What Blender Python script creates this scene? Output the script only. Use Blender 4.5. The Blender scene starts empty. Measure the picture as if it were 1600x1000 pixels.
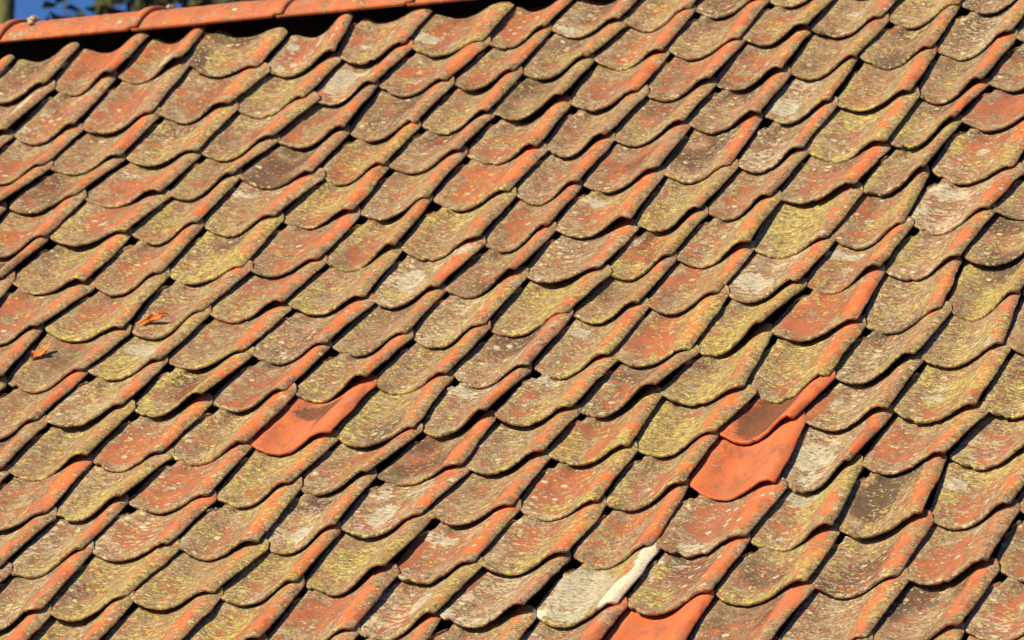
import bpy, math, random
import numpy as np
from mathutils import Vector, Matrix, Euler

S = bpy.context.scene
C = S.collection
W = 0.21                    # cover width of one pantile (m)
G = 1.29565 * W              # gauge: exposed length of one tile (m)
PITCH = math.radians(41.5410)
Z0 = 5.47                   # height of the roof grid's origin above the ground
ROOF = Matrix.Translation((0, 0, Z0)) @ Matrix.Rotation(PITCH, 4, 'X')

# ---------------------------------------------------------------- camera
cam = bpy.data.cameras.new('camera')
camo = bpy.data.objects.new('camera', cam); C.objects.link(camo)
Rc = np.array([[0.922331031, 0.289213722, -0.256243814], [-0.111344307, -0.436097687, -0.892984464], [-0.370010695, 0.852158571, -0.370024128]])
m3 = Matrix(((Rc[0][0], -Rc[1][0], -Rc[2][0]), (Rc[0][1], -Rc[1][1], -Rc[2][1]), (Rc[0][2], -Rc[1][2], -Rc[2][2])))
Cc = Vector((24.260714, -56.947965, 25.831279)) * W
camo.matrix_world = ROOF @ (Matrix.Translation(Cc) @ m3.to_4x4())
cam.sensor_width = 36; cam.lens = 36 * 9500 / 1600
cam.clip_start = 0.5; cam.clip_end = 5000
cam.dof.use_dof = True; cam.dof.aperture_fstop = 11.0; cam.dof.focus_distance = 13.7
S.camera = camo

# ---------------------------------------------------------------- world, sun, exposure
SUN_R = Vector((-0.25, -0.32, 0.91)).normalized()          # towards the sun, in roof axes
SUN = (ROOF.to_3x3() @ SUN_R).normalized()
elev = math.asin(SUN.z); azim = math.atan2(SUN.x, SUN.y)
world = bpy.data.worlds.new('World'); S.world = world; world.use_nodes = True
wn = world.node_tree.nodes; wl = world.node_tree.links
sky = wn.new('ShaderNodeTexSky'); sky.sky_type = 'NISHITA'; sky.sun_disc = False
sky.sun_elevation = elev; sky.sun_rotation = azim
sky.air_density = 1.0; sky.dust_density = 0.0; sky.ozone_density = 10.0; sky.altitude = 2500
bg = wn['Background']; bg.inputs['Strength'].default_value = 0.085
wl.new(sky.outputs[0], bg.inputs[0])
sl = bpy.data.lights.new('sun', 'SUN'); sl.energy = 5.0; sl.angle = math.radians(0.5)
sl.color = (1.0, 0.83, 0.53)
so = bpy.data.objects.new('sun', sl); C.objects.link(so)
so.rotation_euler = SUN.to_track_quat('Z', 'Y').to_euler(); so.location = (0, 0, 30)
S.view_settings.view_transform = 'Standard'; S.view_settings.look = 'None'
S.view_settings.exposure = 0.57; S.view_settings.gamma = 1
S.render.engine = 'CYCLES'

# ---------------------------------------------------------------- node helpers
def mat(name):
    m = bpy.data.materials.new(name); m.use_nodes = True
    nt = m.node_tree; b = nt.nodes['Principled BSDF']
    b.inputs['Roughness'].default_value = 0.85
    b.inputs['Specular IOR Level'].default_value = 0.25
    return m, nt, b
class NB:
    def __init__(s, nt): s.nt = nt
    def n(s, t, **k):
        o = s.nt.nodes.new('ShaderNode' + t)
        for a, v in k.items(): setattr(o, a, v)
        return o
    def put(s, sock, v):
        if isinstance(v, (int, float)): sock.default_value = v
        elif isinstance(v, tuple): sock.default_value = (*v, 1) if len(v) == 3 and sock.type == 'RGBA' else v
        else: s.nt.links.new(v, sock)
    def m(s, op, a, b=0.0, c=0.0, clamp=False):
        o = s.n('Math', operation=op, use_clamp=clamp)
        s.put(o.inputs[0], a); s.put(o.inputs[1], b); s.put(o.inputs[2], c)
        return o.outputs[0]
    def noise(s, vec, scale, detail=3, rough=0.55, dist=0.0, out='Fac'):
        o = s.n('TexNoise'); s.put(o.inputs['Vector'], vec); o.inputs['Scale'].default_value = scale
        o.inputs['Detail'].default_value = detail; o.inputs['Roughness'].default_value = rough
        o.inputs['Distortion'].default_value = dist
        return o.outputs[out]
    def voro(s, vec, scale):
        o = s.n('TexVoronoi', feature='F1'); s.put(o.inputs['Vector'], vec); o.inputs['Scale'].default_value = scale
        sp = s.n('SeparateColor'); s.put(sp.inputs[0], o.outputs['Color'])
        return o.outputs['Distance'], sp.outputs[0], sp.outputs[1]
    def mix(s, f, a, b):
        o = s.n('Mix', data_type='RGBA', clamp_factor=True)
        s.put(o.inputs['Factor'], f); s.put(o.inputs[6], a); s.put(o.inputs[7], b)
        return o.outputs[2]
    def ramp(s, v, lo, hi):
        o = s.n('MapRange', interpolation_type='SMOOTHSTEP')
        s.put(o.inputs[0], v); s.put(o.inputs[1], lo); s.put(o.inputs[2], hi)
        return o.outputs[0]
    def add(s, a, b, sc=1.0):
        o = s.n('VectorMath', operation='MULTIPLY_ADD')
        s.put(o.inputs[0], b); o.inputs[1].default_value = (sc, sc, sc); s.put(o.inputs[2], a)
        return o.outputs[0]
    def attr(s, name, t='GEOMETRY'):
        return s.n('Attribute', attribute_name=name, attribute_type=t)

# ---------------------------------------------------------------- the weathered clay material
def clay_material():
    m, nt, b = mat('weathered_clay'); k = NB(nt)
    tc = k.attr('tc').outputs['Vector']
    a1 = k.attr('wx'); s1 = k.n('SeparateColor'); k.put(s1.inputs[0], a1.outputs['Color'])
    cov, yel, pal = s1.outputs[0], s1.outputs[1], s1.outputs[2]; drk = a1.outputs['Alpha']
    a2 = k.attr('wy'); s2 = k.n('SeparateColor'); k.put(s2.inputs[0], a2.outputs['Color'])
    pat, tone, rim = s2.outputs[0], s2.outputs[1], s2.outputs[2]; gre = a2.outputs['Alpha']
    wob = k.noise(tc, 55, 3, out='Color')
    tw = k.add(tc, k.add(wob, (-.5, -.5, -.5)), 0.012)
    nL = k.noise(tc, 14, 3)
    nM = k.noise(tw, 62, 4, .6); nW = k.noise(tw, 24, 4, .62); nR = k.noise(k.add(tc, (4.0, 9.0, 2.0)), 30, 4, .6)
    nF = k.noise(tw, 230, 3, .65)
    nX = k.noise(tc, 430, 3, .7)
    # bare clay
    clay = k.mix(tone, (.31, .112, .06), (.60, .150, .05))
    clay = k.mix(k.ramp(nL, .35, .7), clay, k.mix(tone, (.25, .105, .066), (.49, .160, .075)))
    clay = k.mix(k.m('MULTIPLY', k.ramp(nF, .55, .75), .35), clay, (.22, .085, .055))
    clay = k.mix(k.m('MULTIPLY', k.ramp(nX, .6, .72), .30), clay, (.55, .27, .16))
    sm = k.n('VectorMath', operation='MULTIPLY'); k.put(sm.inputs[0], tw); sm.inputs[1].default_value = (1.0, .45, 1.0)
    sm = k.noise(sm.outputs[0], 26, 5, .65, .6)
    clay = k.mix(k.m('MULTIPLY', k.ramp(sm, .48, .66), .55), clay, (.20, .085, .06))
    clay = k.mix(k.m('MULTIPLY', k.ramp(sm, .44, .30), .35), clay, (.62, .21, .10))
    # grime and crust lichen
    tS = k.n('VectorMath', operation='MULTIPLY'); k.put(tS.inputs[0], tw); tS.inputs[1].default_value = (.7, 1.5, 1.0); tS = tS.outputs[0]
    nC = k.noise(tS, 105, 4, .7)
    cr = k.mix(k.ramp(nM, .40, .60), (.18, .12, .075), (.33, .25, .155))
    cr = k.mix(k.m('MULTIPLY', k.ramp(nR, .50, .62), .8), cr, k.mix(nC, (.32, .265, .17), (.54, .46, .32)))
    cr = k.mix(k.m('MULTIPLY', k.ramp(nR, .49, .38), .75), cr, k.mix(k.ramp(nC, .4, .6), (.07, .045, .03), (.20, .125, .072)))
    cr = k.mix(k.m('MULTIPLY', gre, k.ramp(nL, .3, .6)), cr, k.mix(k.ramp(nC, .42, .58), (.20, .165, .08), (.34, .29, .135)))
    cr = k.mix(k.m('MULTIPLY', k.ramp(nC, .53, .63), .9), cr, (.48, .40, .28))
    cr = k.mix(k.m('MULTIPLY', k.ramp(nC, .46, .37), .85), cr, (.06, .038, .026))
    cr = k.mix(k.m('MULTIPLY', k.ramp(nX, .48, .40), .8), cr, (.09, .06, .04))
    cr = k.mix(k.m('MULTIPLY', k.ramp(nX, .55, .63), .65), cr, (.50, .42, .28))
    v = k.m('ADD', k.m('ADD', k.m('MULTIPLY', nW, .50), k.m('MULTIPLY', nM, .28)), k.m('MULTIPLY', nC, .22))
    v = k.m('ADD', v, k.m('MULTIPLY', k.m('SUBTRACT', nX, .5), .2))
    mc = k.ramp(k.m('ADD', cov, k.m('MULTIPLY', k.m('SUBTRACT', v, .5), 5.2)), .46, .54)
    thin = k.ramp(k.noise(tw, 38, 3, .6), .40, .66)
    col = k.mix(k.m('MULTIPLY', mc, k.m('SUBTRACT', .97, k.m('MULTIPLY', thin, .45))), clay, cr)
    col = k.mix(k.m('MULTIPLY', k.ramp(nX, .40, .33), .6), col, (.09, .05, .035))
    # dark stains
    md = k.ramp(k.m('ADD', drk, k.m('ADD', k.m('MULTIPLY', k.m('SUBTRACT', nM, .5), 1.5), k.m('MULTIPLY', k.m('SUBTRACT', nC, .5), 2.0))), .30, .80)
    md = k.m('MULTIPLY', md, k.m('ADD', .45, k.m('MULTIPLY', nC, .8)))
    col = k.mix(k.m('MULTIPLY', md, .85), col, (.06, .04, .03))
    # small cream crust dots
    d, r1, r2 = k.voro(tw, 125)
    mp = k.m('MULTIPLY', k.m('LESS_THAN', r1, k.m('MULTIPLY', pal, .8)), k.ramp(d, .46, .34))
    d, r1b, r2b = k.voro(tw, 48)
    mp2 = k.m('MULTIPLY', k.m('LESS_THAN', r1b, k.m('MULTIPLY', k.m('SUBTRACT', pal, .10), .32)), k.ramp(k.m('ADD', d, k.m('MULTIPLY', k.m('SUBTRACT', nF, .5), .5)), .42, .32))
    vq = k.ramp(k.m('ADD', pal, k.m('MULTIPLY', k.m('SUBTRACT', k.noise(tS, 48, 5, .72), .5), 4.2)), .98, 1.1)
    mps = k.m('MAXIMUM', k.m('MAXIMUM', k.m('MULTIPLY', mp, k.m('ADD', .12, k.m('MULTIPLY', mc, .6))), mp2), k.m('MULTIPLY', vq, .8))
    col = k.mix(mps, col, k.mix(r2, (.40, .33, .23), (.62, .53, .39)))
    # yellow green lichen: rosettes and ragged sheets
    ty = k.add(tw, (3.1, 1.7, .4))
    d, r1, r2 = k.voro(ty, 95)
    my = k.m('MULTIPLY', k.m('LESS_THAN', r1, k.m('MULTIPLY', yel, .85)), k.ramp(d, .48, .38))
    d, r1c, r2c = k.voro(ty, 42)
    my2 = k.m('MULTIPLY', k.m('LESS_THAN', r1c, k.m('MULTIPLY', k.m('SUBTRACT', yel, .12), .5)), k.ramp(k.m('ADD', d, k.m('MULTIPLY', k.m('SUBTRACT', nF, .5), .8)), .46, .38))
    vy = k.m('ADD', k.m('MULTIPLY', k.noise(k.add(tS, (2.0, 5.0, 1.0)), 44, 5, .7), .6), k.m('MULTIPLY', nC, .4))
    my3 = k.ramp(k.m('ADD', yel, k.m('MULTIPLY', k.m('SUBTRACT', vy, .5), 6.6)), .92, .98)
    mys = k.m('MAXIMUM', k.m('MAXIMUM', my, my2), my3)
    mys = k.m('MULTIPLY', mys, k.ramp(nX, .34, .46))
    yc = k.mix(r2, (.45, .37, .11), (.72, .61, .17))
    yc = k.mix(k.ramp(nC, .44, .60), (.29, .24, .11), yc)
    col = k.mix(k.m('MULTIPLY', mys, .94), col, yc)
    # painted-size pale crusts
    vp = k.m('ADD', k.m('MULTIPLY', nM, .4), k.m('MULTIPLY', nC, .6))
    mpa = k.ramp(k.m('ADD', pat, k.m('MULTIPLY', k.m('SUBTRACT', vp, .5), 4.4)), .60, .68)
    pc = k.mix(k.ramp(nC, .38, .60), (.28, .25, .185), (.53, .48, .375))
    pc = k.mix(k.ramp(pat, 1.2, 1.5), pc, k.mix(k.ramp(nC, .36, .5), (.58, .50, .38), (.74, .67, .54)))
    col = k.mix(k.m('MULTIPLY', mpa, .95), col, pc)
    k.put(b.inputs['Base Color'], col)
    k.put(b.inputs['Roughness'], k.m('ADD', .72, k.m('MULTIPLY', mc, .2)))
    h = k.m('MULTIPLY', mc, k.m('ADD', .35, k.m('MULTIPLY', nF, .9)))
    h = k.m('ADD', h, k.m('MULTIPLY', mys, .55)); h = k.m('ADD', h, k.m('MULTIPLY', k.m('MAXIMUM', mps, mpa), .5))
    h = k.m('ADD', h, k.m('MULTIPLY', nX, k.m('ADD', .12, k.m('MULTIPLY', mc, .5))))
    h = k.m('ADD', h, k.m('ADD', k.m('MULTIPLY', nM, .7), k.m('MULTIPLY', nC, .6)))
    bp = k.n('Bump'); bp.inputs['Strength'].default_value = 0.7; bp.inputs['Distance'].default_value = 0.0022
    k.put(bp.inputs['Height'], h); k.put(b.inputs['Normal'], bp.outputs[0])
    return m
CLAY = clay_material()

def plain(name, c1, c2, scale=6, rough=.9, bump=.3, dist=.01):
    m, nt, b = mat(name); k = NB(nt)
    co = k.n('TexCoord').outputs['Object']
    n1 = k.noise(co, scale, 6, .65); n2 = k.noise(co, scale * 7, 3, .6)
    col = k.mix(k.ramp(k.m('ADD', k.m('MULTIPLY', n1, .6), k.m('MULTIPLY', n2, .4)), .36, .64), c1, c2)
    k.put(b.inputs['Base Color'], col); b.inputs['Roughness'].default_value = rough
    bp = k.n('Bump'); bp.inputs['Strength'].default_value = bump; bp.inputs['Distance'].default_value = dist
    k.put(bp.inputs['Height'], k.m('ADD', n1, k.m('MULTIPLY', n2, .4))); k.put(b.inputs['Normal'], bp.outputs[0])
    return m
FELT = plain('roofing_felt', (.012, .011, .010), (.03, .027, .024), 8)
WOOD = plain('batten_wood', (.06, .04, .025), (.12, .08, .05), 20)
BRICKWALL = plain('wall_render', (.30, .26, .20), (.42, .37, .30), 3)
GRASS = plain('grass_ground', (.035, .05, .015), (.07, .075, .03), 1.2)
BARK = plain('mossy_bark', (.15, .15, .055), (.25, .23, .09), 6, .95, .6, .03)

# ---------------------------------------------------------------- mesh helpers
def make_mesh(name, v, faces, material, smooth=True):
    me = bpy.data.meshes.new(name)
    me.from_pydata([tuple(p) for p in v], [], faces)
    me.materials.append(material)
    if smooth: me.polygons.foreach_set('use_smooth', [True] * len(me.polygons))
    me.update(); return me
def quad_mesh(name, v, q, material, smooth=True):          # numpy arrays: v (n,3), q (m,4)
    me = bpy.data.meshes.new(name)
    me.vertices.add(len(v)); me.vertices.foreach_set('co', v.astype(np.float32).ravel())
    me.loops.add(q.size); me.loops.foreach_set('vertex_index', q.astype(np.int32).ravel())
    me.polygons.add(len(q)); me.polygons.foreach_set('loop_start', np.arange(0, q.size, 4, dtype=np.int32))
    me.polygons.foreach_set('use_smooth', np.full(len(q), smooth))
    me.materials.append(material); me.update(calc_edges=True); me.validate(); return me
def put_attrs(me, tc, wx, wy):
    a = me.attributes.new('tc', 'FLOAT_VECTOR', 'POINT'); a.data.foreach_set('vector', tc.astype(np.float32).ravel())
    a = me.attributes.new('wx', 'FLOAT_COLOR', 'POINT'); a.data.foreach_set('color', wx.astype(np.float32).ravel())
    a = me.attributes.new('wy', 'FLOAT_COLOR', 'POINT'); a.data.foreach_set('color', wy.astype(np.float32).ravel())
def link(o, parent=None, label=None, cat=None, group=None, kind=None):
    C.objects.link(o)
    if parent is not None: o.parent = parent
    for n_, v_ in (('label', label), ('category', cat), ('group', group), ('kind', kind)):
        if v_: o[n_] = v_
    return o
def obj(name, me, **k): return link(bpy.data.objects.new(name, me), **k)
def hash2(ix, iy, s):
    n = (ix.astype(np.int64) * 374761393 + iy.astype(np.int64) * 668265263 + s * 982451653) & 0x7fffffff
    n = ((n ^ (n >> 13)) * 1274126177) & 0x7fffffff
    return ((n ^ (n >> 16)) & 0xffff) / 65535.0
def vnoise(x, y, s):
    x = np.asarray(x, float); y = np.asarray(y, float)
    ix = np.floor(x); iy = np.floor(y); fx = x - ix; fy = y - iy
    fx = fx * fx * (3 - 2 * fx); fy = fy * fy * (3 - 2 * fy)
    a = hash2(ix, iy, s); b_ = hash2(ix + 1, iy, s); c = hash2(ix, iy + 1, s); d = hash2(ix + 1, iy + 1, s)
    return (a * (1 - fx) + b_ * fx) * (1 - fy) + (c * (1 - fx) + d * fx) * fy - .5
def sst(x, a, b):
    t = np.clip((x - a) / (b - a), 0, 1); return t * t * (3 - 2 * t)

# ---------------------------------------------------------------- the laying grid (offsets of each laid tile corner, 1/100 of a cover width / gauge)
NODES = {
    10: [(-11,-52,64),(-10,-47,61),(-9,-61,69),(-8,-13,14),(-7,-30,35),(-6,-10,18),(-5,8,1)],
    9: [(-11,-36,40),(-10,-39,43),(-9,-38,51),(-8,-6,6),(-7,6,4),(-6,3,11),(-5,19,-8),(-4,4,6),(-3,12,-5),(-2,1,4)],
    8: [(-11,-32,18),(-10,-22,6),(-9,-17,20),(-8,-5,9),(-7,10,3),(-6,0,16),(-5,13,-7),(-4,5,-2),(-3,3,5),(-2,7,-3),(-1,6,3),(0,-3,4),(1,-4,5),(2,-9,14)],
    7: [(-10,-24,16),(-9,-12,12),(-8,3,-4),(-7,5,6),(-6,10,0),(-5,11,-8),(-4,10,-4),(-3,14,-5),(-2,11,-1),(-1,5,-1),(0,3,-2),(1,-8,14),(2,-7,7),(3,-10,15)],
    6: [(-10,-36,23),(-9,-30,24),(-8,2,-2),(-7,-9,23),(-6,13,-3),(-5,8,-3),(-4,9,6),(-3,21,-12),(-2,10,-10),(-1,6,2),(0,6,-4),(1,-3,5),(2,0,0),(3,-11,7)],
    5: [(-9,-25,25),(-8,-4,7),(-7,-4,7),(-6,4,-2),(-5,18,-12),(-4,11,-2),(-3,24,-16),(-2,12,-12),(-1,14,-9),(0,12,-16),(1,-5,-2),(2,3,-13),(3,-20,23)],
    4: [(-9,-35,34),(-8,0,-8),(-7,-1,-2),(-6,13,-12),(-5,17,-17),(-4,16,-13),(-3,24,-21),(-2,14,-10),(-1,26,-27),(0,8,-16),(1,-9,-1),(2,-1,-10),(3,-21,13),(4,-6,-9)],
    3: [(-8,-21,4),(-7,11,-25),(-6,4,-7),(-5,14,-12),(-4,24,-23),(-3,17,-19),(-2,13,-8),(-1,23,-23),(0,6,-12),(1,2,-12),(2,-1,-12),(3,-10,-4),(4,-14,6)],
    2: [(-8,-9,-10),(-7,-5,-6),(-6,-3,-5),(-5,10,-11),(-4,15,-14),(-3,16,-14),(-2,14,-18),(-1,13,-7),(0,4,-11),(1,-1,-6),(2,-5,-3),(3,-11,4),(4,-17,7)],
    1: [(-7,-11,-8),(-6,-1,-2),(-5,2,-7),(-4,7,-8),(-3,7,-6),(-2,7,-11),(-1,8,-15),(0,5,-13),(1,6,-19),(2,-12,1),(3,-1,-6),(4,-6,6),(5,-24,19)],
    0: [(-7,-6,-7),(-6,-3,0),(-5,-1,-8),(-4,2,-8),(-3,7,-14),(-2,15,-18),(-1,1,-10),(0,2,-15),(1,-5,-3),(2,3,-16),(3,-3,-6),(4,-7,8),(5,-8,15)],
    -1: [(-6,4,-6),(-5,-9,3),(-4,6,-8),(-3,1,-3),(-2,-5,1),(-1,5,-3),(0,1,1),(1,5,-6),(2,-5,8),(3,-11,14),(4,-6,11),(5,-2,-3)],
    -2: [(-6,-2,-9),(-5,-12,15),(-4,2,2),(-3,10,-13),(-2,-3,2),(-1,-1,6),(0,2,8),(1,9,-4),(2,-3,13),(3,8,-6),(4,-12,17),(5,-13,14)],
    -3: [(-5,-6,0),(-4,-8,8),(-3,-3,3),(-2,-3,6),(-1,-1,7),(0,-1,7),(1,6,5),(2,2,6),(3,5,2),(4,1,1),(5,1,3),(6,-10,10)],
    -4: [(-1,2,8),(0,-7,19),(1,2,5),(2,3,6),(3,-1,10),(4,4,10),(5,3,5),(6,1,5)],
    -5: [(6,-3,8)],
}
KN = {(i, j): (a / 100, b / 100) for j, r in NODES.items() for i, a, b in r}
kk = np.array(list(KN.keys()), float); kv = np.array(list(KN.values()))
def corner(i, j):
    """corner of the grid in roof coordinates (m)"""
    if (i, j) in KN: a, b = KN[(i, j)]
    else:
        d2 = (kk[:, 0] - i) ** 2 + (kk[:, 1] - j) ** 2
        w = 1 / (d2 ** 1.5 + .05); w[d2 > max(9, d2.min() * 2)] = 0
        a, b = (w[:, None] * kv).sum(0) / w.sum()
        f = math.exp(-max(0, math.sqrt(d2.min()) - 1) / 3); a *= f; b *= f
    return np.array([(i + a) * W, (j + b) * G])

PX = np.array([-.03, .04, .085, .15, .22, .30, .40, .52, .64, .75, .83, .90, .95, .985, 1.003, 1.010])
PZ = np.array([-.030, -.034, -.044, -.070, -.100, -.125, -.130, -.100, -.044, .024, .066, .087, .086, .068, .050, .036])
def catmull(xs, px, py):
    m_ = np.gradient(py, px); i = np.clip(np.searchsorted(px, xs) - 1, 0, len(px) - 2)
    h = px[i + 1] - px[i]; t = (xs - px[i]) / h
    return ((2 * t**3 - 3 * t**2 + 1) * py[i] + (t**3 - 2 * t**2 + t) * h * m_[i]
            + (-2 * t**3 + 3 * t**2) * py[i + 1] + (t**3 - t**2) * h * m_[i + 1])
LEN = 1.27
# weathering of each tile in view, read off the photograph: bare roll, bare trough, yellow lichen, pale spots, dark stain, olive crust (0-9)
ROWS = {
 9: (-11, '613236 882104 883204 655350 664601 473201 855221 784401 533541 454620 434541 434541 454541'),
 8: (-11, '323424 263511 282211 753331 637415 863611 753321 764321 735331 664501 825323 555323 624430 716640 414650'),
 7: (-10, '764312 743313 636435 644423 563212 613455 734423 126248 842211 853421 854531 514245 635450 515745 444333'),
 6: (-10, '653213 623243 573303 535315 332252 867111 532332 864411 533322 434333 723442 715822 746312 812346 534545'),
 5: (-9, '674211 765311 547315 644312 867211 543322 883201 734412 361231 713551 613722 737512 825432 981001'),
 4: (-8, '826234 855312 538443 763211 747212 525208 763212 866402 327318 543213 953421 526433 656412 553332'),
 3: (-8, '653212 446317 434424 764312 417208 815814 634352 723621 678342 637522 419406 557412 643802 555512'),
 2: (-7, '412138 508714 615426 843532 525333 715614 626314 626331 874301 823911 974501 635512 736360'),
 1: (-7, '823314 634622 659243 663422 825213 824432 733560 717514 886301 678103 984101 704553 527257 545423'),
 0: (-6, '416208 984401 834522 990001 605345 724512 745511 655432 528244 848214 306733 625615 654401 544432'),
 -1: (-7, '763312 972201 517713 663402 837213 644412 844151 715421 679202 839204 991090 524801 739308 527353'),
 -2: (-7, '633412 725602 824611 854501 826413 735852 842701 753221 668402 655301 990001 802903 864501 544602'),
 -3: (-6, '633423 812442 527335 636217 837403 516209 863601 945401 874301 953401 578703 714182 756502'),
 -4: (-5, '833412 725413 767303 854301 854401 747701 413721 828613 743531 926332 834550 554402'),
 -5: (-4, '834412 653312 745413 754302 734512 654401 850301 990001 642242 814502 722363 363602'),
 -6: (-3, '735312 626413 754502 843311 634523 754401 825312 653412 744512 634403 755312'),
}
SPEC = {}
for j_, (i_, r_) in ROWS.items():
    for n_, s_ in enumerate(r_.split()): SPEC[(i_ + n_, j_)] = s_
PATCH = {   # marks with a shape of their own: x, y, half width, half height, kind
 (-9, 9): [(.55, .45, .09, .22, 'p'), (.66, .8, .03, .2, 'p')], (-8, 9): [(.12, .3, .12, .3, 'd'), (.3, .32, .12, .28, 'y')],
 (-7, 9): [(.55, .72, .05, .22, 'p'), (.16, .70, .09, .09, 'p'), (.2, .12, .07, .1, 'p'), (.05, .3, .1, .25, 'c')],
 (-6, 9): [(.27, .38, .06, .07, 'p'), (.62, .5, .035, .14, 'p'), (.35, .2, .05, .07, 'y')],
 (-5, 9): [(.14, .32, .15, .14, 'p'), (.9, .7, .05, .05, 'y')], (-3, 9): [(.22, .12, .16, .09, 'p')],
 (-11, 8): [(.92, .6, .10, .4, 'c'), (.86, .6, .08, .3, 'p')], (-6, 8): [(.2, .60, .17, .36, 'p'), (.35, .85, .15, .1, 'p')],
 (1, 8): [(.38, .62, .14, .08, 'p')], (2, 8): [(.3, .5, .2, .1, 'c')],
 (1, 6): [(.2, .35, .2, .25, 'p')], (-3, 5): [(.15, .25, .09, .07, 'y'), (.1, .12, .06, .05, 'y')],
 (-8, 5): [(.45, .55, .1, .05, 'p')], (-8, 6): [(.2, .8, .12, .07, 'p')],
 (-1, 4): [(.28, .80, .17, .09, 'p'), (.4, .65, .2, .06, 'y')], (-3, 3): [(.3, .6, .16, .26, 'p'), (.9, .86, .12, .12, 'p'), (.25, .22, .2, .12, 'y'), (.8, .1, .08, .12, 'y')],
 (0, 3): [(.25, .25, .22, .16, 'y'), (.3, .62, .08, .05, 'y'), (.12, .78, .07, .06, 'p')],
 (2, 3): [(.35, .5, .4, .4, 'y'), (.9, .08, .06, .06, 'p')], (3, 3): [(.3, .5, .07, .04, 'p')],
 (4, 4): [(.12, .6, .1, .12, 'y'), (.4, .62, .08, .07, 'p')], (4, 3): [(.28, .80, .25, .13, 'p'), (.06, .35, .08, .08, 'p')],
 (3, 2): [(.24, .84, .26, .10, 'p'), (.1, .2, .1, .08, 'y')], (2, 2): [(.18, .42, .18, .2, 'p'), (.4, .35, .12, .15, 'p')],
 (-6, 2): [(.28, .78, .20, .16, 'p'), (.5, .6, .15, .1, 'p'), (.3, .35, .28, .3, 'y'), (.15, .1, .1, .1, 'y')],
 (-5, 1): [(.9, .32, .1, .2, 'y'), (.72, .3, .05, .35, 'y'), (.3, .85, .2, .14, 'd')], (-1, 1): [(.66, .4, .05, .16, 'p')],
 (0, 1): [(.2, .86, .12, .08, 'p')], (-1, 0): [(.2, .86, .2, .09, 'p'), (.25, .4, .06, .05, 'y')],
 (0, 0): [(.22, .9, .2, .08, 'p'), (.2, .6, .08, .08, 'b')],
 (-3, 0): [(.46, .80, .34, .16, 'd'), (.60, .62, .07, .2, 'd')], (3, -1): [(.42, .60, .37, .56, 'd'), (.36, .52, .30, .44, 'd')],
 (4, -1): [(.04, .45, .10, .6, 'b'), (.2, .62, .07, .1, 'p')], (5, 0): [(.80, .1, .05, .09, 'p')],
 (1, -1): [(.12, .2, .16, .14, 'y'), (.5, .6, .25, .08, 'y'), (.84, .2, .12, .12, 'y'), (.04, .8, .06, .2, 'b')],
 (2, -1): [(.35, .6, .35, .25, 'y')], (5, -1): [(.34, .66, .13, .06, 'p'), (.32, .48, .14, .07, 'p'), (.5, .5, .35, .3, 'y')],
 (4, -2): [(.22, .58, .18, .22, 'p'), (.32, .24, .18, .08, 'p'), (.45, .5, .1, .1, 'p')],
 (-2, -2): [(.42, .28, .16, .12, 'p'), (.45, .8, .3, .15, 'd')], (-1, -2): [(.35, .40, .14, .26, 'p'), (.6, .8, .2, .06, 'p'), (.2, .8, .1, .1, 'p')],
 (1, -2): [(.4, .22, .25, .10, 'y'), (.5, .75, .08, .05, 'y')], (0, -3): [(.25, .80, .18, .10, 'p'), (.06, .45, .10, .3, 'b'), (.08, .02, .12, .06, 'p')],
 (-1, -3): [(.3, .6, .3, .3, 'y')], (3, -3): [(.32, .14, .17, .08, 'p')], (2, -3): [(.3, .6, .08, .05, 'y')],
 (4, -3): [(.3, .9, .3, .1, 'p'), (.25, .2, .12, .05, 'p'), (.6, .6, .1, .3, 'y')], (5, -3): [(.3, .55, .26, .35, 'd')],
 (6, -3): [(.15, .72, .13, .12, 'p'), (.12, .5, .12, .12, 'y')], (-5, -4): [],
 (2, -4): [(.84, .62, .08, .12, 'b'), (.89, .20, .20, .36, 'w'), (.97, .66, .09, .42, 'w'), (.45, .62, .3, .12, 'p'), (.3, .12, .3, .1, 'p'), (.83, .60, .09, .12, 'n'), (.95, .92, .12, .2, 'w'), (.22, .74, .20, .13, 'p'), (.16, .40, .16, .16, 'p'), (.72, .10, .10, .10, 'p'), (.45, .06, .2, .06, 'p'), (.07, .1, .09, .12, 'w'), (.5, .4, .2, .3, 'p'), (.3, .6, .3, .4, 'p')],
 (3, -4): [(.2, .3, .26, .2, 'y'), (.14, .75, .12, .12, 'y')], (0, -4): [(.5, .62, .10, .26, 'p')],
 (1, -4): [(.06, .12, .08, .12, 'p'), (.12, .5, .06, .1, 'p'), (.04, .8, .06, .25, 'b')], (-2, -4): [(.5, .6, .1, .2, 'b'), (.3, .6, .3, .3, 'y')],
 (-10, 8): [(.2, .6, .08, .06, 'p'), (.1, .25, .07, .06, 'p')], (-9, 8): [(.86, .84, .09, .09, 'y')],
 (-4, 4): [(.86, .3, .1, .3, 'y')], (-3, 4): [(.45, .7, .08, .07, 'y'), (.15, .12, .1, .05, 'y')],
 (-4, -1): [], (-6, 5): [(.15, .8, .12, .06, 'p')], (-3, -1): [(.9, .5, .05, .3, 'y')],
}
LIFT = {(-3, 7): (.0, .05), (-2, 6): (0, .03), (-6, 9): (0, .03), (-7, 9): (0, .03), (-1, 4): (.01, .05), (0, 1): (.0, .0), (3, 4): (.0, .05),
        (2, 1): (0, .06), (-1, 0): (0, .06), (4, 0): (.0, .04), (-1, -3): (0, .06), (-5, -1): (0, .06), (0, 8): (0, .05), (5, -3): (0, .05),
        (1, 3): (0, .04), (1, 0): (0, .05), (0, 7): (.0, .05), (2, 0): (.03, .02), (1, -1): (.03, .02), (5, -1): (.02, .03), (-6, 1): (0, .06)}
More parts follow.
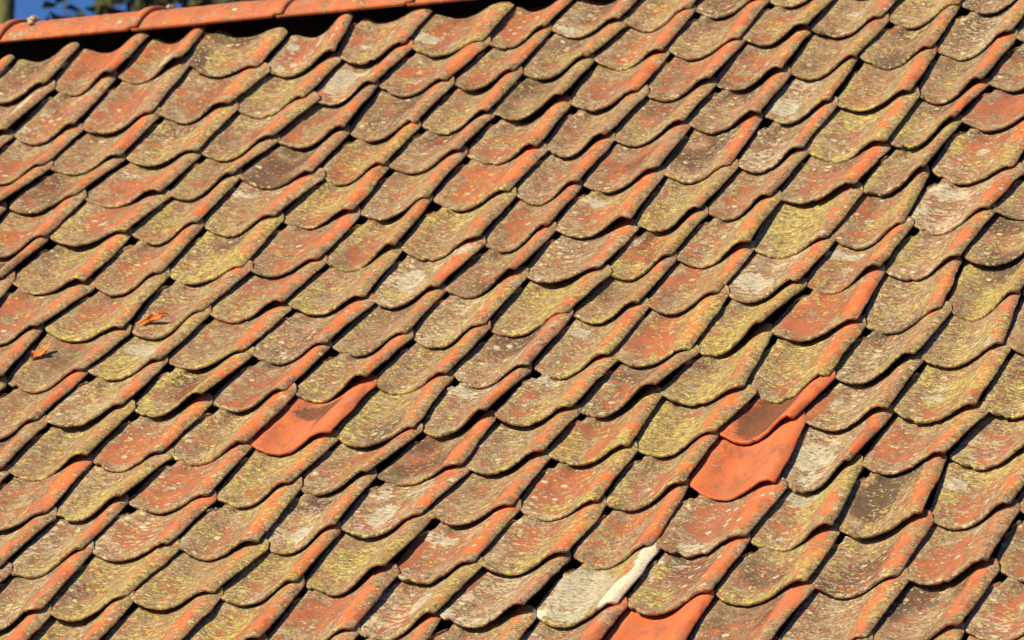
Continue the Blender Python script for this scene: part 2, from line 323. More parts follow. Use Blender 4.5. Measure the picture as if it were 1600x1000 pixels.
TLABEL = {
 (-3, 0): 'clean bright orange roof tile with a sooty smudge below the tile above it',
 (3, -2): 'clean bright orange roof tile just below the soot darkened one',
 (3, -1): 'orange roof tile with its hollow blackened by soot',
 (2, -4): 'roof tile with thick white crust splashed along its roll',
 (3, -5): 'bright orange roof tile cut by the bottom edge, right of the white crusted tile',
 (4, 5): 'bright orange roof tile at the right edge of the photograph',
 (2, 3): 'roof tile overgrown almost entirely by yellow green lichen',
 (5, -1): 'lichen yellow roof tile with two pale round spots in its hollow',
 (5, -3): 'roof tile with a dark brown hollow',
}

def tile_geom(i, j, nx, ny, rng, detail=True, top=False):
    """closed pantile shell: returns vertices (roof coords), quads and the weathering fields"""
    sd = (i * 7919 + j * 104729) & 0xffff
    t = .033 + rng.normal(0, .003)
    # parameter columns: dense near the roll
    s = np.linspace(0, 1, nx + 1); s = s + .10 * np.sin(2 * math.pi * s) / (2 * math.pi) * -1
    s[1] = .006; s[-2] = .994
    xs = PX[0] + (PX[-1] - PX[0]) * s
    amp = 1 + rng.normal(0, .09); shift = rng.normal(0, .014); turn = .062 + rng.normal(0, .022)
    zz = catmull(xs, PX, PZ) * amp
    rr = np.linspace(0, 1, ny + 1); rr = rr ** 1.1; rr[1] = .010; rr[2] = rr[2] * .75; rr[-2] = .985
    lift_l = abs(rng.normal(0, .014)); lift_r = abs(rng.normal(0, .020)) + rng.choice([0, 0, 0, .03]); tilt = .033 + .034
    if (i, j) in LIFT: lift_l += LIFT[(i, j)][0]; lift_r += LIFT[(i, j)][1]
    # lower outline with cut corners
    rl = .20 + rng.uniform(-.05, .04); r2 = .05
    ylow = np.zeros_like(xs)
    u = np.clip((rl - (xs - xs[0])) / rl, 0, 1); ylow += (1 - np.sqrt(1 - np.minimum(u, .999) ** 2)) * rl * 1.25
    u = np.clip((r2 - (xs[-1] - xs)) / r2, 0, 1); ylow += (1 - np.sqrt(1 - np.minimum(u, .999) ** 2)) * r2
    ylow += .03 * vnoise(xs * 4, xs * 0 + 3, sd) + ((.020 * vnoise(xs * 14, xs * 0 + 7, sd) + .020 * vnoise(xs * 34, xs * 0 + 11, sd) + .045 * (0 if SPEC.get((i, j), '0')[:2] == '99' else 1) * sst(vnoise(xs * 9, xs * 0 + 15, sd), .36, .44)) if detail else 0)
    L = LEN if not top else 1.0
    rh = .24; u = np.clip((xs - (xs[-1] - rh)) / rh, 0, 1); yhigh = L - (0 if top else 1) * (1 - np.sqrt(1 - np.minimum(u, .999) ** 2)) * (L - 1.02) - (.04 * (1 - np.sqrt(1 - np.minimum(np.clip((xs - xs[-1] + .07) / .07, 0, 1), .99) ** 2)) if top else 0)
    X = np.repeat(xs[None, :], ny + 1, 0)
    Y = ylow[None, :] / 1.2977 + rr[:, None] * (yhigh[None, :] - ylow[None, :] / 1.2977)
    Z = np.repeat(zz[None, :], ny + 1, 0)
    cutl = rng.choice([.02, .08, .12, .16])
    if detail: X = X + (cutl * sst(Y, .74, .96) + .045 * (1 - sst(Y, 0, .12))) * (1 - sst(X, .0, .34))
    # right edge runs a little uneven, head end of the roll narrows
    edge = sst(X, .8, 1.03)
    X = X + (shift + turn * Y - .018) * edge + edge * (.024 * vnoise(Y * 4, Y * 0, sd + 5) + .012 * vnoise(Y * 16, Y * 0, sd + 6))
    Z = Z * (1 - .05 * Y) + .022 * vnoise(X * 2.6, Y * 2.6, sd + 1) + .040 * vnoise(X * 2.4, Y * 0 + 1, sd + 3) * (1 - Y)
    if detail: Z = Z + .006 * vnoise(X * 16, Y * 18, sd + 2)
    lift = lift_l * (1 - X) + lift_r * X
    Z = Z + lift * (1 - Y) - tilt * Y
    sag = rng.normal(0, .006)
    Z = Z + sag * np.sin(Y * math.pi)
    # normal direction in the section, for the thickness
    dz = np.gradient(Z, axis=1); dx = np.gradient(X, axis=1); ln = np.hypot(dz, dx)
    Nx, Nz = -dz / ln, dx / ln
    Xb, Zb = X - Nx * t, Z - Nz * t
    e = t * .16
    # edge directions for the rounded rim
    def loop(A):
        return np.concatenate([A[0, :], A[1:, -1], A[-1, -2::-1], A[-2:0:-1, 0]])
    OX = np.zeros_like(X); OY = np.zeros_like(X); OZ = np.zeros_like(X)
    OY[0, :] -= e; OY[-1, :] += e
    OX[:, -1] += (dx / ln)[:, -1] * e; OZ[:, -1] += (dz / ln)[:, -1] * e
    OX[:, 0] -= (dx / ln)[:, 0] * e; OZ[:, 0] -= (dz / ln)[:, 0] * e
    rough = 1 + (.9 * vnoise(X * 24, Y * 24, sd + 9) if detail else 0)
    tl = [(loop(X), loop(Y), loop(Z))]
    loops = []
    for kf in (.28, .72):
        loops.append((loop(X - Nx * t * kf + OX * rough), loop(Y + OY * rough / 1.2977), loop(Z - Nz * t * kf + OZ * rough)))
    nt_ = X.size; M = len(tl[0][0])
    PXv = np.concatenate([X.ravel(), Xb.ravel(), loops[0][0], loops[1][0]])
    PYv = np.concatenate([Y.ravel(), Y.ravel(), loops[0][1], loops[1][1]])
    PZv = np.concatenate([Z.ravel(), Zb.ravel(), loops[0][2], loops[1][2]])
    idx = np.arange(nt_).reshape(X.shape)
    a, b_, c, d = idx[:-1, :-1].ravel(), idx[:-1, 1:].ravel(), idx[1:, 1:].ravel(), idx[1:, :-1].ravel()
    q = [np.stack([a, b_, c, d], 1), np.stack([d, c, b_, a], 1) + nt_]
    T = loop(idx); B = T + nt_; L1 = 2 * nt_ + np.arange(M); L2 = L1 + M
    for p0, p1 in ((T, L1), (L1, L2), (L2, B)):
        q.append(np.stack([p0, p1, np.roll(p1, -1), np.roll(p0, -1)], 1))
    q = np.concatenate(q)
    # roof coordinates: bilinear between the four laid corners
    c00, c10, c01, c11 = corner(i - 1, j), corner(i, j), corner(i - 1, j + 1), corner(i, j + 1)
    if top: pass
    P = (c00[None] * ((1 - PXv) * (1 - PYv))[:, None] + c10[None] * (PXv * (1 - PYv))[:, None]
         + c01[None] * ((1 - PXv) * PYv)[:, None] + c11[None] * (PXv * PYv)[:, None])
    V = np.c_[P, PZv * W]
    org = np.array([*c00, 0.0])
    rimv = np.zeros(len(PXv)); rimv[2 * nt_:] = 1
    return V, q, org, PXv, PYv, rimv, sd

def fields(i, j, x, y, rimv, sd, rng):
    sp = SPEC.get((i, j))
    if sp is None:
        R_, T_, Y_, P_, D_, O_ = (rng.choice([3, 5, 6, 7, 8]), rng.choice([1, 2, 3, 5]), rng.choice([2, 3, 4, 5]), rng.choice([2, 3, 4]), rng.choice([1, 2, 3, 4]), 5)
    else: R_, T_, Y_, P_, D_, O_ = [int(ch) for ch in sp]
    R_, T_, Y_, P_, D_, O_ = [q_ / 9 for q_ in (R_, T_, Y_, P_, D_, O_)]
    n1 = vnoise(x * 3.2, y * 3.6, sd + 21); n2 = vnoise(x * 7, y * 8, sd + 22); n3 = vnoise(x * 2.1 + 9, y * 2.2, sd + 23)
    nr = vnoise(x * 2, y * 7, sd + 24); n4 = vnoise(x * 5, y * 5, sd + 25)
    if R_ > .99 and T_ > .99: cov = np.zeros_like(x) + .05
    else: cov = .97 + 0 * x
    # bare stripe on the sunny flank and crest of the roll
    cx = .84 + .05 * (hash2(np.array(i), np.array(j), 8) - .3) + .06 * nr; wdt = (.050 + .085 * R_) * (1 + 1.2 * n4)
    stripe = (1 - sst(np.abs(x - cx), wdt * .8, wdt * 1.35)) * sst(y, .02 + .2 * rng.random() * (1 - R_), .20) * (1 - (.2 + .6 * rng.random() * (1.2 - R_)) * sst(y, .55, 1.0))
    stripe = stripe * np.clip(.55 + n1 * 1.6 + R_ * .5, 0, 1)
    cov = cov - stripe * R_ * 1.15
    # bare field in the trough
    tx, ty_ = .42 + .16 * (hash2(np.array(i), np.array(j), 5) - .5), .48 + .25 * (hash2(np.array(i), np.array(j), 6) - .5)
    tr = 1 - sst(np.hypot((x - tx) / (.34 + .12 * T_), (y - ty_) / (.42 + .2 * T_)), .55, 1.05)
    cov = cov - tr * T_ * np.clip(.78 + n1 * 1.6 + n2 * 1.2, 0, 1.4) * .98
    cov = cov + n2 * .40 + n3 * .35 - T_ * .06 - R_ * .04
    fr = 1 - sst(y, .02, .10)                                   # the lower edge always crusted
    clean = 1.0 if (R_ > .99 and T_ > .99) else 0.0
    cov = cov + fr * .35 * (1 - clean)
    cov = np.where(rimv > 0, .62 * (1 - clean) + .1 + .3 * n4, cov)
    hang = sst(x, .93, 1.0)
    cov = np.clip(cov + hang * .35 * (1 - clean) * (1 - R_ * .6), 0.02, 1.05)
    # yellow lichen: band along the foot of the roll, lower edge, patches
    fl = np.exp(-((x - (.74 + .05 * nr)) / .075) ** 2)
    yel = 1.12 * Y_ * (.26 + 1.0 * np.clip(n3 * 1.6 + .28, 0, 1) + .35 * fl + .25 * fr + .25 * sst(x, .92, 1.0)) + n2 * .15 * Y_
    yel = yel * (1 - clean * .97)
    pal = 1.15 * P_ * (.45 + 1.3 * np.clip(n1 + .25, 0, 1)) * (1 - .5 * sst(x, .7, .85)) * (1 - clean * .95)
    drk = D_ * (np.clip(n3 * -1.8 + n1 * 1.0 + .25, 0, 1)) * (1 - sst(np.abs(x - .4), .3, .5)) * 1.2
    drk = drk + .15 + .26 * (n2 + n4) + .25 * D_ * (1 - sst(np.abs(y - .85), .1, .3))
    pat = np.zeros_like(x)
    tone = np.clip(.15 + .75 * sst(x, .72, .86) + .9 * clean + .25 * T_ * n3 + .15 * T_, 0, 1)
    gre = np.clip(O_ + n4, 0, 1)
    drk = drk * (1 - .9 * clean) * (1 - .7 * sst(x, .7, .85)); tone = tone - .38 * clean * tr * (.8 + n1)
    for (px, py, rx, ry, kd) in PATCH.get((i, j), ()):
        rd = np.hypot((x - px) / rx, (y - py) / ry); mk = 1 - sst(rd + .25 * n2, .75, 1.15)
        if kd == 'p': pat = np.maximum(pat, mk * 1.16)
        elif kd == 'n': pat = pat * (1 - mk)
        elif kd == 'w': pat = np.maximum(pat, mk * 1.55)
        elif kd == 'y': yel = np.maximum(yel, mk * .98)
        elif kd == 'b': cov = cov * (1 - mk) + .04 * mk; yel = yel * (1 - mk * .8); pal = pal * (1 - mk)
        elif kd == 'd': drk = np.maximum(drk, mk * 1.1)
        elif kd == 'c': cov = np.maximum(cov, mk)
    return np.c_[cov, np.clip(yel, 0, 1), np.clip(pal, 0, 1), np.clip(drk, 0, 1.2)], np.c_[pat, np.clip(tone, 0, 1), rimv, gre]

# ---------------------------------------------------------------- setting
def plane(name, x0, x1, y0, y1, z, m, n=1):
    me = make_mesh(name, [(x0, y0, z), (x1, y0, z), (x1, y1, z), (x0, y1, z)], [(0, 1, 2, 3)], m, False)
    return me
obj('ground', plane('ground', -900, 900, -900, 900, 0, GRASS), kind='structure')

# ---------------------------------------------------------------- the roof and the house below it
roof = bpy.data.objects.new('old_house', None); link(roof, label='old house with pitched roof of orange clay pantiles mottled by yellow and grey lichen', cat='house')
roof.matrix_world = ROOF; roof.empty_display_size = .5
I0, I1, J0, JT = -20, 20, -9, 9
def ridge_line(u):                 # v of the ridge tiles' lower edge, in gauges, at u in widths
    return 10.12 + .10 * (-6.4 - min(u, -3.0))
vtop = 11.0
# deck under the tiles (felt), both slopes, in roof coordinates
x0, x1 = (I0 - 1.0) * W, (I1 + .2) * W; vb = J0 * G; ap = 9.95 * G; dn = -.34 * W
th = .02
us_ = [x0 / W, -15, -9, -3, x1 / W]; dvt = []
back_d = Vector((0, math.cos(2 * PITCH), -math.sin(2 * PITCH)))
for u in us_:
    av = (ridge_line(u) + .50) * G; L_ = (ap - vb) + 1.2 * (av - ap)
    dvt += [(u * W, vb, dn), (u * W, av, dn), (u * W, av + back_d.y * L_, dn + back_d.z * L_)]
bk = Vector((0, ap, dn)) + back_d * (ap - vb)
dvb = [(a, b, c - th) for a, b, c in dvt]; nb = len(dvt); fc = []
for k_ in range(len(us_) - 1):
    a = 3 * k_
    fc += [(a, a + 3, a + 4, a + 1), (a + 1, a + 4, a + 5, a + 2), (a + nb + 1, a + nb + 4, a + nb + 3, a + nb), (a + nb + 2, a + nb + 5, a + nb + 4, a + nb + 1),
           (a, a + nb, a + nb + 3, a + 3), (a + 2, a + 5, a + nb + 5, a + nb + 2)]
for a in (0, nb - 3): fc += [(a, a + 1, a + nb + 1, a + nb), (a + 1, a + 2, a + nb + 2, a + nb + 1)]
obj('roof_deck', make_mesh('roof_deck', dvt + dvb, fc, FELT, False), parent=roof)
def box_mesh(name, x0, x1, y0, y1, z0, z1, m):
    v = [(x, y, z) for z in (z0, z1) for y in (y0, y1) for x in (x0, x1)]
    return make_mesh(name, v, [(0, 2, 3, 1), (4, 5, 7, 6), (0, 1, 5, 4), (2, 6, 7, 3), (0, 4, 6, 2), (1, 3, 7, 5)], m, False)
bme = box_mesh('batten', x0, x1, -.019, .019, -.0125, .0125, WOOD)
for j in range(J0, JT + 2):
    b = obj('batten', bme, parent=roof); b.location = (0, (j + .13) * G, dn + .0135)
# walls of the house
ve = ROOF @ Vector((0, vb + .35, dn - th)); vr = ROOF @ Vector((0, ap, dn - th)); vk = ROOF @ Vector((0, bk.y, bk.z))
yF, zF = ve.y, ve.z - .03; yR, zR = vr.y, vr.z - .03; yB = 2 * yR - yF
xa, xb = x0 + .25, x1 - .25; tk = .3
def wall_prism(poly, xa, xb, name):
    n = len(poly); v = [(xa, *p) for p in poly] + [(xb, *p) for p in poly]
    f = [tuple(range(n)), tuple(range(2 * n - 1, n - 1, -1))] + [(k_, k_ + n, (k_ + 1) % n + n, (k_ + 1) % n) for k_ in range(n)]
    o = obj(name, make_mesh(name, v, f, BRICKWALL, False)); o.parent = roof; o.matrix_parent_inverse = ROOF.inverted(); return o
wall_prism([(yF, 0), (yF + tk, 0), (yF + tk, zF), (yF, zF)], xa, xb, 'wall')
wall_prism([(yB - tk, 0), (yB, 0), (yB, zF), (yB - tk, zF)], xa, xb, 'wall')
gab = [(yF + tk, 0), (yB - tk, 0), (yB - tk, zF), (yR, zR - .05), (yF + tk, zF)]
wall_prism(gab, xa, xa + tk, 'gable_wall'); wall_prism(gab, xb - tk, xb, 'gable_wall')

# ---------------------------------------------------------------- tiles
cw = camo.matrix_world.inverted()
def screen(i, j):
    p = corner(i, j); q = cw @ (ROOF @ Vector((p[0] - .5 * W, p[1] + .5 * G, 0)))
    f = 9500; return 800 + f * q.x / -q.z, 500 - f * q.y / -q.z
cand = []
for j in range(J0, JT + 1):
    for i in range(I0 + 1, I1 + 1):
        x, y = screen(i, j); d = max(abs(x - 800) / 800, abs(y - 500) / 500)
        cand.append((d, i, j))
cand.sort(); near = set((i, j) for d, i, j in cand[:286])
far_v, far_q, far_tc, far_wx, far_wy, off = [], [], [], [], [], 0
for d, i, j in cand:
    rng = np.random.default_rng(abs(i * 1009 + j * 9176 + 500009))
    hi = (i, j) in near
    V, q, org, x, y, rm, sd = tile_geom(i, j, 40 if hi else 16, 18 if hi else 4, rng, hi, top=(j == JT))
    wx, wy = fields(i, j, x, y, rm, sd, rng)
    tc = np.c_[x * W, y * G, V[:, 2] + (sd % 977) * .37]
    if hi:
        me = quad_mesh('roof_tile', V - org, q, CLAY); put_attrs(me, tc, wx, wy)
        o = obj('roof_tile', me, parent=roof); o.location = org
        if (i, j) in TLABEL: o['label'] = TLABEL[(i, j)]
    else:
        far_v.append(V); far_q.append(q + off); off += len(V); far_tc.append(tc); far_wx.append(wx); far_wy.append(wy)
me = quad_mesh('outlying_tiles', np.concatenate(far_v), np.concatenate(far_q), CLAY)
put_attrs(me, np.concatenate(far_tc), np.concatenate(far_wx), np.concatenate(far_wy))
obj('outlying_tiles', me, parent=roof, kind='stuff')

# ---------------------------------------------------------------- ridge tiles
def ridge_tile(ua, ub, first):
    """half-round capping from ua to ub (widths), socket end on the right rides over the next one"""
    rng = random.Random(int(ua * 100)); nu, na = 40, 26; A = math.radians(62)
    Vt, seed = [], int(abs(ua) * 31) + 3
    def ring(u, r, sag=0):
        vl = ridge_line(u) * G; E = np.array([0, vl, .135 * W])
        # world vertical / horizontal expressed in roof axes
        up = np.array([0, math.sin(PITCH), math.cos(PITCH)]); hz = np.array([0, math.cos(PITCH), -math.sin(PITCH)])
        r0 = .84 * W; cen = E + hz * (r0 * math.sin(A)) - up * (r0 * math.cos(A)); out = []
        for k_ in range(na + 1):
            a = -A + 2 * A * k_ / na
            out.append(np.array([u * W, 0, 0]) + cen + (hz * math.sin(a) + up * math.cos(a)) * r)
        return out
    us = [ua + (ub - ua) * k_ / nu for k_ in range(nu + 1)]
    def rad(s): return (.84 + .02 * s + (.040 if s > .93 else 0)) * W
    outer = [ring(u, rad(k_ / nu) + .002 * (vnoise(k_ * .7, 3, seed))) for k_, u in enumerate(us)]
    inner = [ring(u, rad(k_ / nu) - .055 * W) for k_, u in enumerate(us)]
    # slanting, slightly curved ends
    V = []
    for lay in (outer, inner):
        for k_, rg in enumerate(lay):
            s = k_ / nu
            for a_, p in enumerate(rg):
                b2 = a_ / na; p = p.copy(); p[0] += (-.10 * (1 - b2) ** 2 + .03 * math.sin(b2 * 3.1)) * W + .006 * W * vnoise(a_ * .6, s * 9, seed + 4)
                V.append(p)
    V = np.array(V); n0 = (nu + 1) * (na + 1); idx = np.arange(n0).reshape(nu + 1, na + 1)
    a, b_, c, d = idx[:-1, :-1].ravel(), idx[1:, :-1].ravel(), idx[1:, 1:].ravel(), idx[:-1, 1:].ravel()
    q = [np.stack([a, d, c, b_], 1)[:, ::-1], np.stack([a, b_, c, d], 1)[:, ::-1] + n0]
    lp = np.concatenate([idx[0, :], idx[1:, -1], idx[-1, -2::-1], idx[-2:0:-1, 0]])
    q.append(np.stack([lp, np.roll(lp, -1), np.roll(lp, -1) + n0, lp + n0], 1))
    q = np.concatenate(q)
    org = np.array([ua * W, ridge_line(ua) * G, 0])
    me = quad_mesh('ridge_tile', V - org, q, CLAY)
    s = np.tile(np.repeat(np.linspace(0, 1, nu + 1), na + 1), 2); bb = np.tile(np.tile(np.linspace(0, 1, na + 1), nu + 1), 2)
    n1 = vnoise(s * 5, bb * 6, seed); n2 = vnoise(s * 12, bb * 14, seed + 1)
    cov = np.clip(.24 + n1 * .3 + n2 * .25, 0, 1); yel = np.clip(.02 + n2 * .1, 0, 1)
    pal = np.clip(.16 + n1 * .3, 0, 1)
    put_attrs(me, np.c_[s * 2 * W, bb * 1.6 * W, V[:, 2] * 0 + seed], np.c_[cov, yel, pal, np.clip(n1 * .5, 0, 1)],
              np.c_[np.clip((s > .985) * .0, 0, 1), .58 + .5 * n1, s * 0, s * 0 + .2])
    o = obj('ridge_tile', me, parent=roof); o.location = org; return o
joints = [-22.5, -20.5, -18.55, -16.6, -14.65, -12.69, -10.47, -8.2, -6.2, -4.4, -2.4, -.4, 1.6, 3.6, 5.6, 7.6, 9.6, 11.6, 13.6, 15.6, 17.6, 19.6]
for a, b in zip(joints[:-1], joints[1:]):
    if a < -21: continue
    ridge_tile(a - .06, b + .05, False)

# ---------------------------------------------------------------- lichened mortar crumbs where the ridge tiles overlap
def lump(name, parent, loc, r, sd, m, wy_, flat=.6, **k):
    nu, nv = 14, 9; V = []
    for a in range(nv + 1):
        for b in range(nu):
            th, ph = math.pi * a / nv, 2 * math.pi * b / nu
            d = np.array([math.sin(th) * math.cos(ph), math.sin(th) * math.sin(ph), math.cos(th) * flat])
            V.append(d * r * (1 + .5 * float(vnoise(d[0] * 2.2 + 5, d[1] * 2.2 + d[2] * 3, sd)) + .35 * float(vnoise(d[0] * 6, d[1] * 6 + d[2] * 5, sd + 1))))
    V = np.array(V); q = []
    for a in range(nv):
        for b in range(nu): q.append((a * nu + b, (a + 1) * nu + b, (a + 1) * nu + (b + 1) % nu, a * nu + (b + 1) % nu))
    me = quad_mesh(name, V, np.array(q), m)
    n = len(V); put_attrs(me, V + np.array([sd, 0, 0]), np.tile([.9, .35, .8, .1], (n, 1)), np.tile(wy_, (n, 1)))
    o = obj(name, me, parent=parent, **k); o.location = loc; return o
def ridge_point(u, ang, r=.87):
    vl = ridge_line(u) * G; A = math.radians(62)
    up = np.array([0, math.sin(PITCH), math.cos(PITCH)]); hz = np.array([0, math.cos(PITCH), -math.sin(PITCH)])
    cen = np.array([u * W, vl, .135 * W]) + hz * (.84 * W * math.sin(A)) - up * (.84 * W * math.cos(A))
    a = math.radians(ang); return cen + (hz * math.sin(a) + up * math.cos(a)) * r * W
for q_, u in enumerate((-12.50, -10.30)):
    for w_ in range(4 if q_ == 0 else 2):
        lump('mortar_crumb', roof, ridge_point(u + .05 * w_, -12 - 9 * w_, .88), (.016 if q_ == 0 else .010) - .002 * w_, 11 + w_ + q_ * 7, CLAY, [.8, .3, 0, .3])

# ---------------------------------------------------------------- two dry leaves caught on the tiles
m, nt, b = mat('dry_leaf'); k = NB(nt); co = k.n('TexCoord').outputs['Object']
n1 = k.noise(co, 60, 4, .6)
k.put(b.inputs['Base Color'], k.mix(k.ramp(n1, .35, .7), (.60, .19, .05), (.42, .17, .06))); LEAF = m
def dry_leaf(outline, spine, side, nrm, curl, twist, label, sd):
    """outline: half widths along the blade (left, right); spine: 3-d points in roof coordinates"""
    sp = [np.array(p) * W for p in spine]; n = len(outline); V = []; cols = 7
    for r in range(n):
        s = r / (n - 1) * (len(sp) - 1); i = min(int(s), len(sp) - 2); f = s - i
        c = sp[i] * (1 - f) + sp[i + 1] * f
        L, R = outline[r]
        for c_ in range(cols):
            t = c_ / (cols - 1) * 2 - 1; w_ = (L if t < 0 else R) * abs(t)
            a = curl * abs(t) * (1 + .3 * math.sin(r * 1.3)) + twist * r / n
            off = side * (math.copysign(1, t) * w_ * math.cos(a)) + nrm * (w_ * math.sin(a) * (1 if t > 0 else .7) + .006 * float(vnoise(r * .9, t * 2, sd)))
            V.append(c + off * W)
    m_ = len(V); V = np.array(V); V = np.concatenate([V, V - nrm * .0006])
    q = []
    for r in range(n - 1):
        for c_ in range(cols - 1):
            a = r * cols + c_; q += [(a, a + 1, a + cols + 1, a + cols), (a + m_ + cols, a + m_ + cols + 1, a + m_ + 1, a + m_)]
    for r in range(n - 1):
        a = r * cols; q.append((a + cols, a + cols + m_, a + m_, a)); a += cols - 1; q.append((a, a + m_, a + cols + m_, a + cols))
    V0 = V[0].copy(); me = quad_mesh('dry_leaf', V - V0, np.array(q), LEAF)
    o = bpy.data.objects.new('dry_leaf', me); link(o, label=label, cat='leaf', group='dry leaves caught on the tiles')
    o.matrix_world = ROOF @ Matrix.Translation(Vector(V0)); return o
nn = np.array([0, -.35, .94]); nn /= np.linalg.norm(nn)
d1 = np.array([.45, .34, .0]); s1 = np.cross(nn, d1); s1 /= np.linalg.norm(s1)
dry_leaf([(.008, .008), (.012, .012), (.03, .03), (.05, .045), (.065, .06), (.075, .07), (.08, .075), (.08, .08), (.075, .085), (.085, .07), (.07, .06), (.05, .05), (.02, .02)],
         [(-6.905, 3.579, -0.03), (-6.874, 3.845, -0.07), (-6.753, 3.986, -0.085), (-6.637, 4.031, -0.07), (-6.49, 3.996, -0.02)], s1, nn, .7, .5,
         'long curled orange dry leaf lying below a tile edge at the left', 3)
d2 = np.array([.16, .26, 0]); s2 = np.cross(nn, d2); s2 /= np.linalg.norm(s2)
dry_leaf([(.01, .01), (.04, .05), (.06, .09), (.075, .10), (.06, .06), (.10, .05), (.13, .035), (.05, .03), (.035, .03), (.03, .02), (.01, .01)],
         [(-8.042, 3.227, -0.06), (-8.016, 3.382, -0.08), (-7.968, 3.482, -0.075), (-7.914, 3.585, -0.02)], s2, nn, .85, -.5,
         'small forked orange dry leaf sticking out beside a tile roll near the left edge', 9)

# ---------------------------------------------------------------- trees behind the ridge
def leaf_material(name, c1, c2):
    m, nt, b = mat(name); k = NB(nt); co = k.n('TexCoord').outputs['Object']
    k.put(b.inputs['Base Color'], k.mix(k.ramp(k.noise(co, 1.6, 4, .6), .35, .65), c1, c2))
    b.inputs['Roughness'].default_value = .65; return m
TWIG = plain('dark_bark', (.03, .022, .015), (.06, .045, .03), 9)
NEEDLE = leaf_material('dark_evergreen_leaves', (.028, .034, .018), (.045, .05, .022))
LEAVES = leaf_material('sparse_leaves', (.04, .045, .02), (.07, .075, .03))
def tube(pts, rads, ns=10):
    V, F = [], []
    for a, (p, r) in enumerate(zip(pts, rads)):
        p = Vector(p); d = (Vector(pts[min(a + 1, len(pts) - 1)]) - Vector(pts[max(a - 1, 0)])).normalized()
        s_ = d.orthogonal().normalized(); t_ = d.cross(s_)
        for c_ in range(ns):
            an = 2 * math.pi * c_ / ns; V.append(p + (s_ * math.cos(an) + t_ * math.sin(an)) * r * (1 + .08 * math.sin(an * 3 + a)))
    for a in range(len(pts) - 1):
        for c_ in range(ns): F.append((a * ns + c_, a * ns + (c_ + 1) % ns, (a + 1) * ns + (c_ + 1) % ns, (a + 1) * ns + c_))
    return V, F
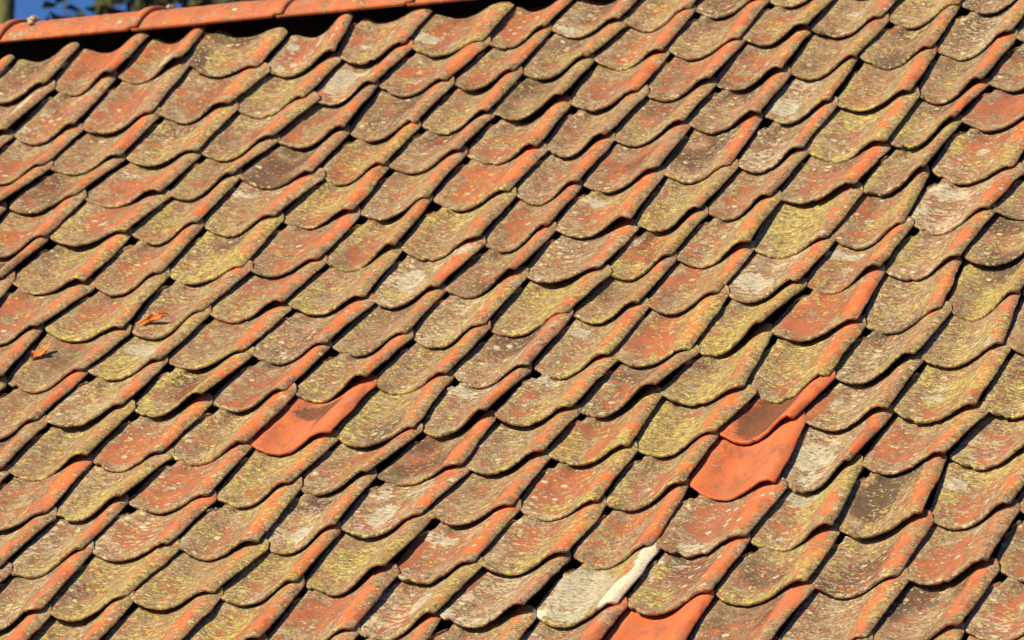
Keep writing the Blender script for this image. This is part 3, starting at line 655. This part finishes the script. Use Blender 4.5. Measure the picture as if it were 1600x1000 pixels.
def tree(name, base, lean, height, r0, r1, crowns, nleaf, size, seed, lm, label, limbs=14, clump=.35, lk=1.0):
    rg = np.random.default_rng(seed); t = bpy.data.objects.new(name, None)
    link(t, label=label, cat='tree'); t.location = base
    pts = [(lean[0] * (h / 12) + .02 * math.sin(h * 9 + seed) * (h > 0), lean[1] * (h / 12), h / 12 * height) for h in range(13)]
    V, F = tube(pts, [r0 + (r1 - r0) * (h / 12) ** .8 for h in range(13)], 14)
    obj('trunk', make_mesh('trunk', V, F, BARK), parent=t)
    tops = []
    for q_ in range(limbs):
        cx, cy, cz, rx, ry, rz = crowns[q_ % len(crowns)]
        d = rg.normal(size=3); d /= np.linalg.norm(d); e = np.array([cx, cy, cz]) + d * np.array([rx, ry, rz]) * rg.uniform(.6, .95)
        hh = min(max(e[2] - rg.uniform(.8, 2.2), height * .3), height * .95) / height * 12; i = int(min(hh, 11)); f = hh - i
        st = np.array(pts[i]) * (1 - f) + np.array(pts[i + 1]) * f
        mid = (st + e) / 2 + np.array([0, 0, -.2]) + rg.normal(0, .15, 3)
        V, F = tube([tuple(st), tuple(st * .5 + mid * .5 + .05), tuple(mid), tuple(mid * .5 + e * .5 + .05), tuple(e)], [.05 * lk, .035 * lk, .022 * lk, .014 * lk, .008 * lk], 7)
        obj('limb', make_mesh('limb', V, F, TWIG), parent=t)
        for f in (.35, .6, .8, 1): tops.append(mid * (1 - f) + e * f)
    tops = np.array(tops)
    # leaves gathered in clumps through the crown volume
    nc = nleaf // 40; cc = []
    for q_ in range(nc):
        cx, cy, cz, rx, ry, rz = crowns[rg.integers(len(crowns))]
        d = rg.normal(size=3); d /= np.linalg.norm(d); cc.append(np.array([cx, cy, cz]) + d * np.array([rx, ry, rz]) * rg.uniform(.25, 1) ** .5)
    cc = np.array(cc)[rg.integers(nc, size=nleaf)] + rg.normal(0, clump, (nleaf, 3))
    a = rg.normal(size=(nleaf, 3)); a /= np.linalg.norm(a, axis=1)[:, None]; b_ = np.cross(a, rg.normal(size=(nleaf, 3))); b_ /= np.linalg.norm(b_, axis=1)[:, None]
    s_ = (size * rg.uniform(.6, 1.4, nleaf))[:, None]; nrm = np.cross(a, b_)
    P = np.stack([cc - a * s_, cc - b_ * s_ * .45 + nrm * s_ * .15, cc + a * s_, cc + b_ * s_ * .45 + nrm * s_ * .15], 1).reshape(-1, 3)
    me = quad_mesh('crown', P, np.arange(nleaf * 4).reshape(-1, 4), lm, False); obj('crown', me, parent=t); return t
tree('evergreen_tree', (-6.12, 16.6, 0), (.1, .1), 15.5, .30, .05, [(0, 0, 12.8, 2.5, 1.8, 2.4), (-.2, .2, 9.0, 2.6, 2.2, 2.6), (.6, 0, 14.2, 1.5, 1.4, 1.4)],
     80000, .085, 5, NEEDLE, 'dark dense evergreen tree behind the ridge, its crown filling the sky at the top', 26, .32, .8)
tree('bare_tree', (-9.53, 15.0, 0), (.10, 0), 18.0, .20, .05, [(.1, 0, 16.6, 2.4, 2.2, 2.2), (.5, .2, 17.4, 1.6, 1.6, 1.5), (-.6, -.1, 16.0, 1.8, 1.6, 1.5), (.2, 0, 16.6, 2.4, 2.2, 2.2), (.1, 0, 16.6, 2.4, 2.2, 2.2), (.95, .3, 12.9, .75, .8, .7)],
     9000, .06, 8, LEAVES, 'mossy trunked tree with thin dark foliage against blue sky in the top left corner', 22, .14, .9)

# ---------------------------------------------------------------- near-black board added inside the capping to keep the ridge gap dark
bu = [-20.9, -15, -9, -3, 20.0]
bv = []
for u in bu:
    for h_, t_ in ((.15, -.07), (.70, -.07), (.70, .07), (.15, .07)):
        upv = np.array([0, math.sin(PITCH), math.cos(PITCH)]); hzv = np.array([0, math.cos(PITCH), -math.sin(PITCH)])
        c_ = np.array([u * W, ridge_line(u) * G, .135 * W]) + hzv * (.84 * W * math.sin(math.radians(62))) - upv * (.84 * W * math.cos(math.radians(62)))
        bv.append(c_ + upv * h_ * W + hzv * t_ * W)
bf = [(0, 1, 2, 3), (19, 18, 17, 16)]
for k_ in range(4):
    for e_ in range(4): bf.append((k_ * 4 + e_, k_ * 4 + 4 + e_, k_ * 4 + 4 + (e_ + 1) % 4, k_ * 4 + (e_ + 1) % 4))
obj('ridge_gap_blocker', make_mesh('ridge_gap_blocker', bv, bf, FELT, False), parent=roof)
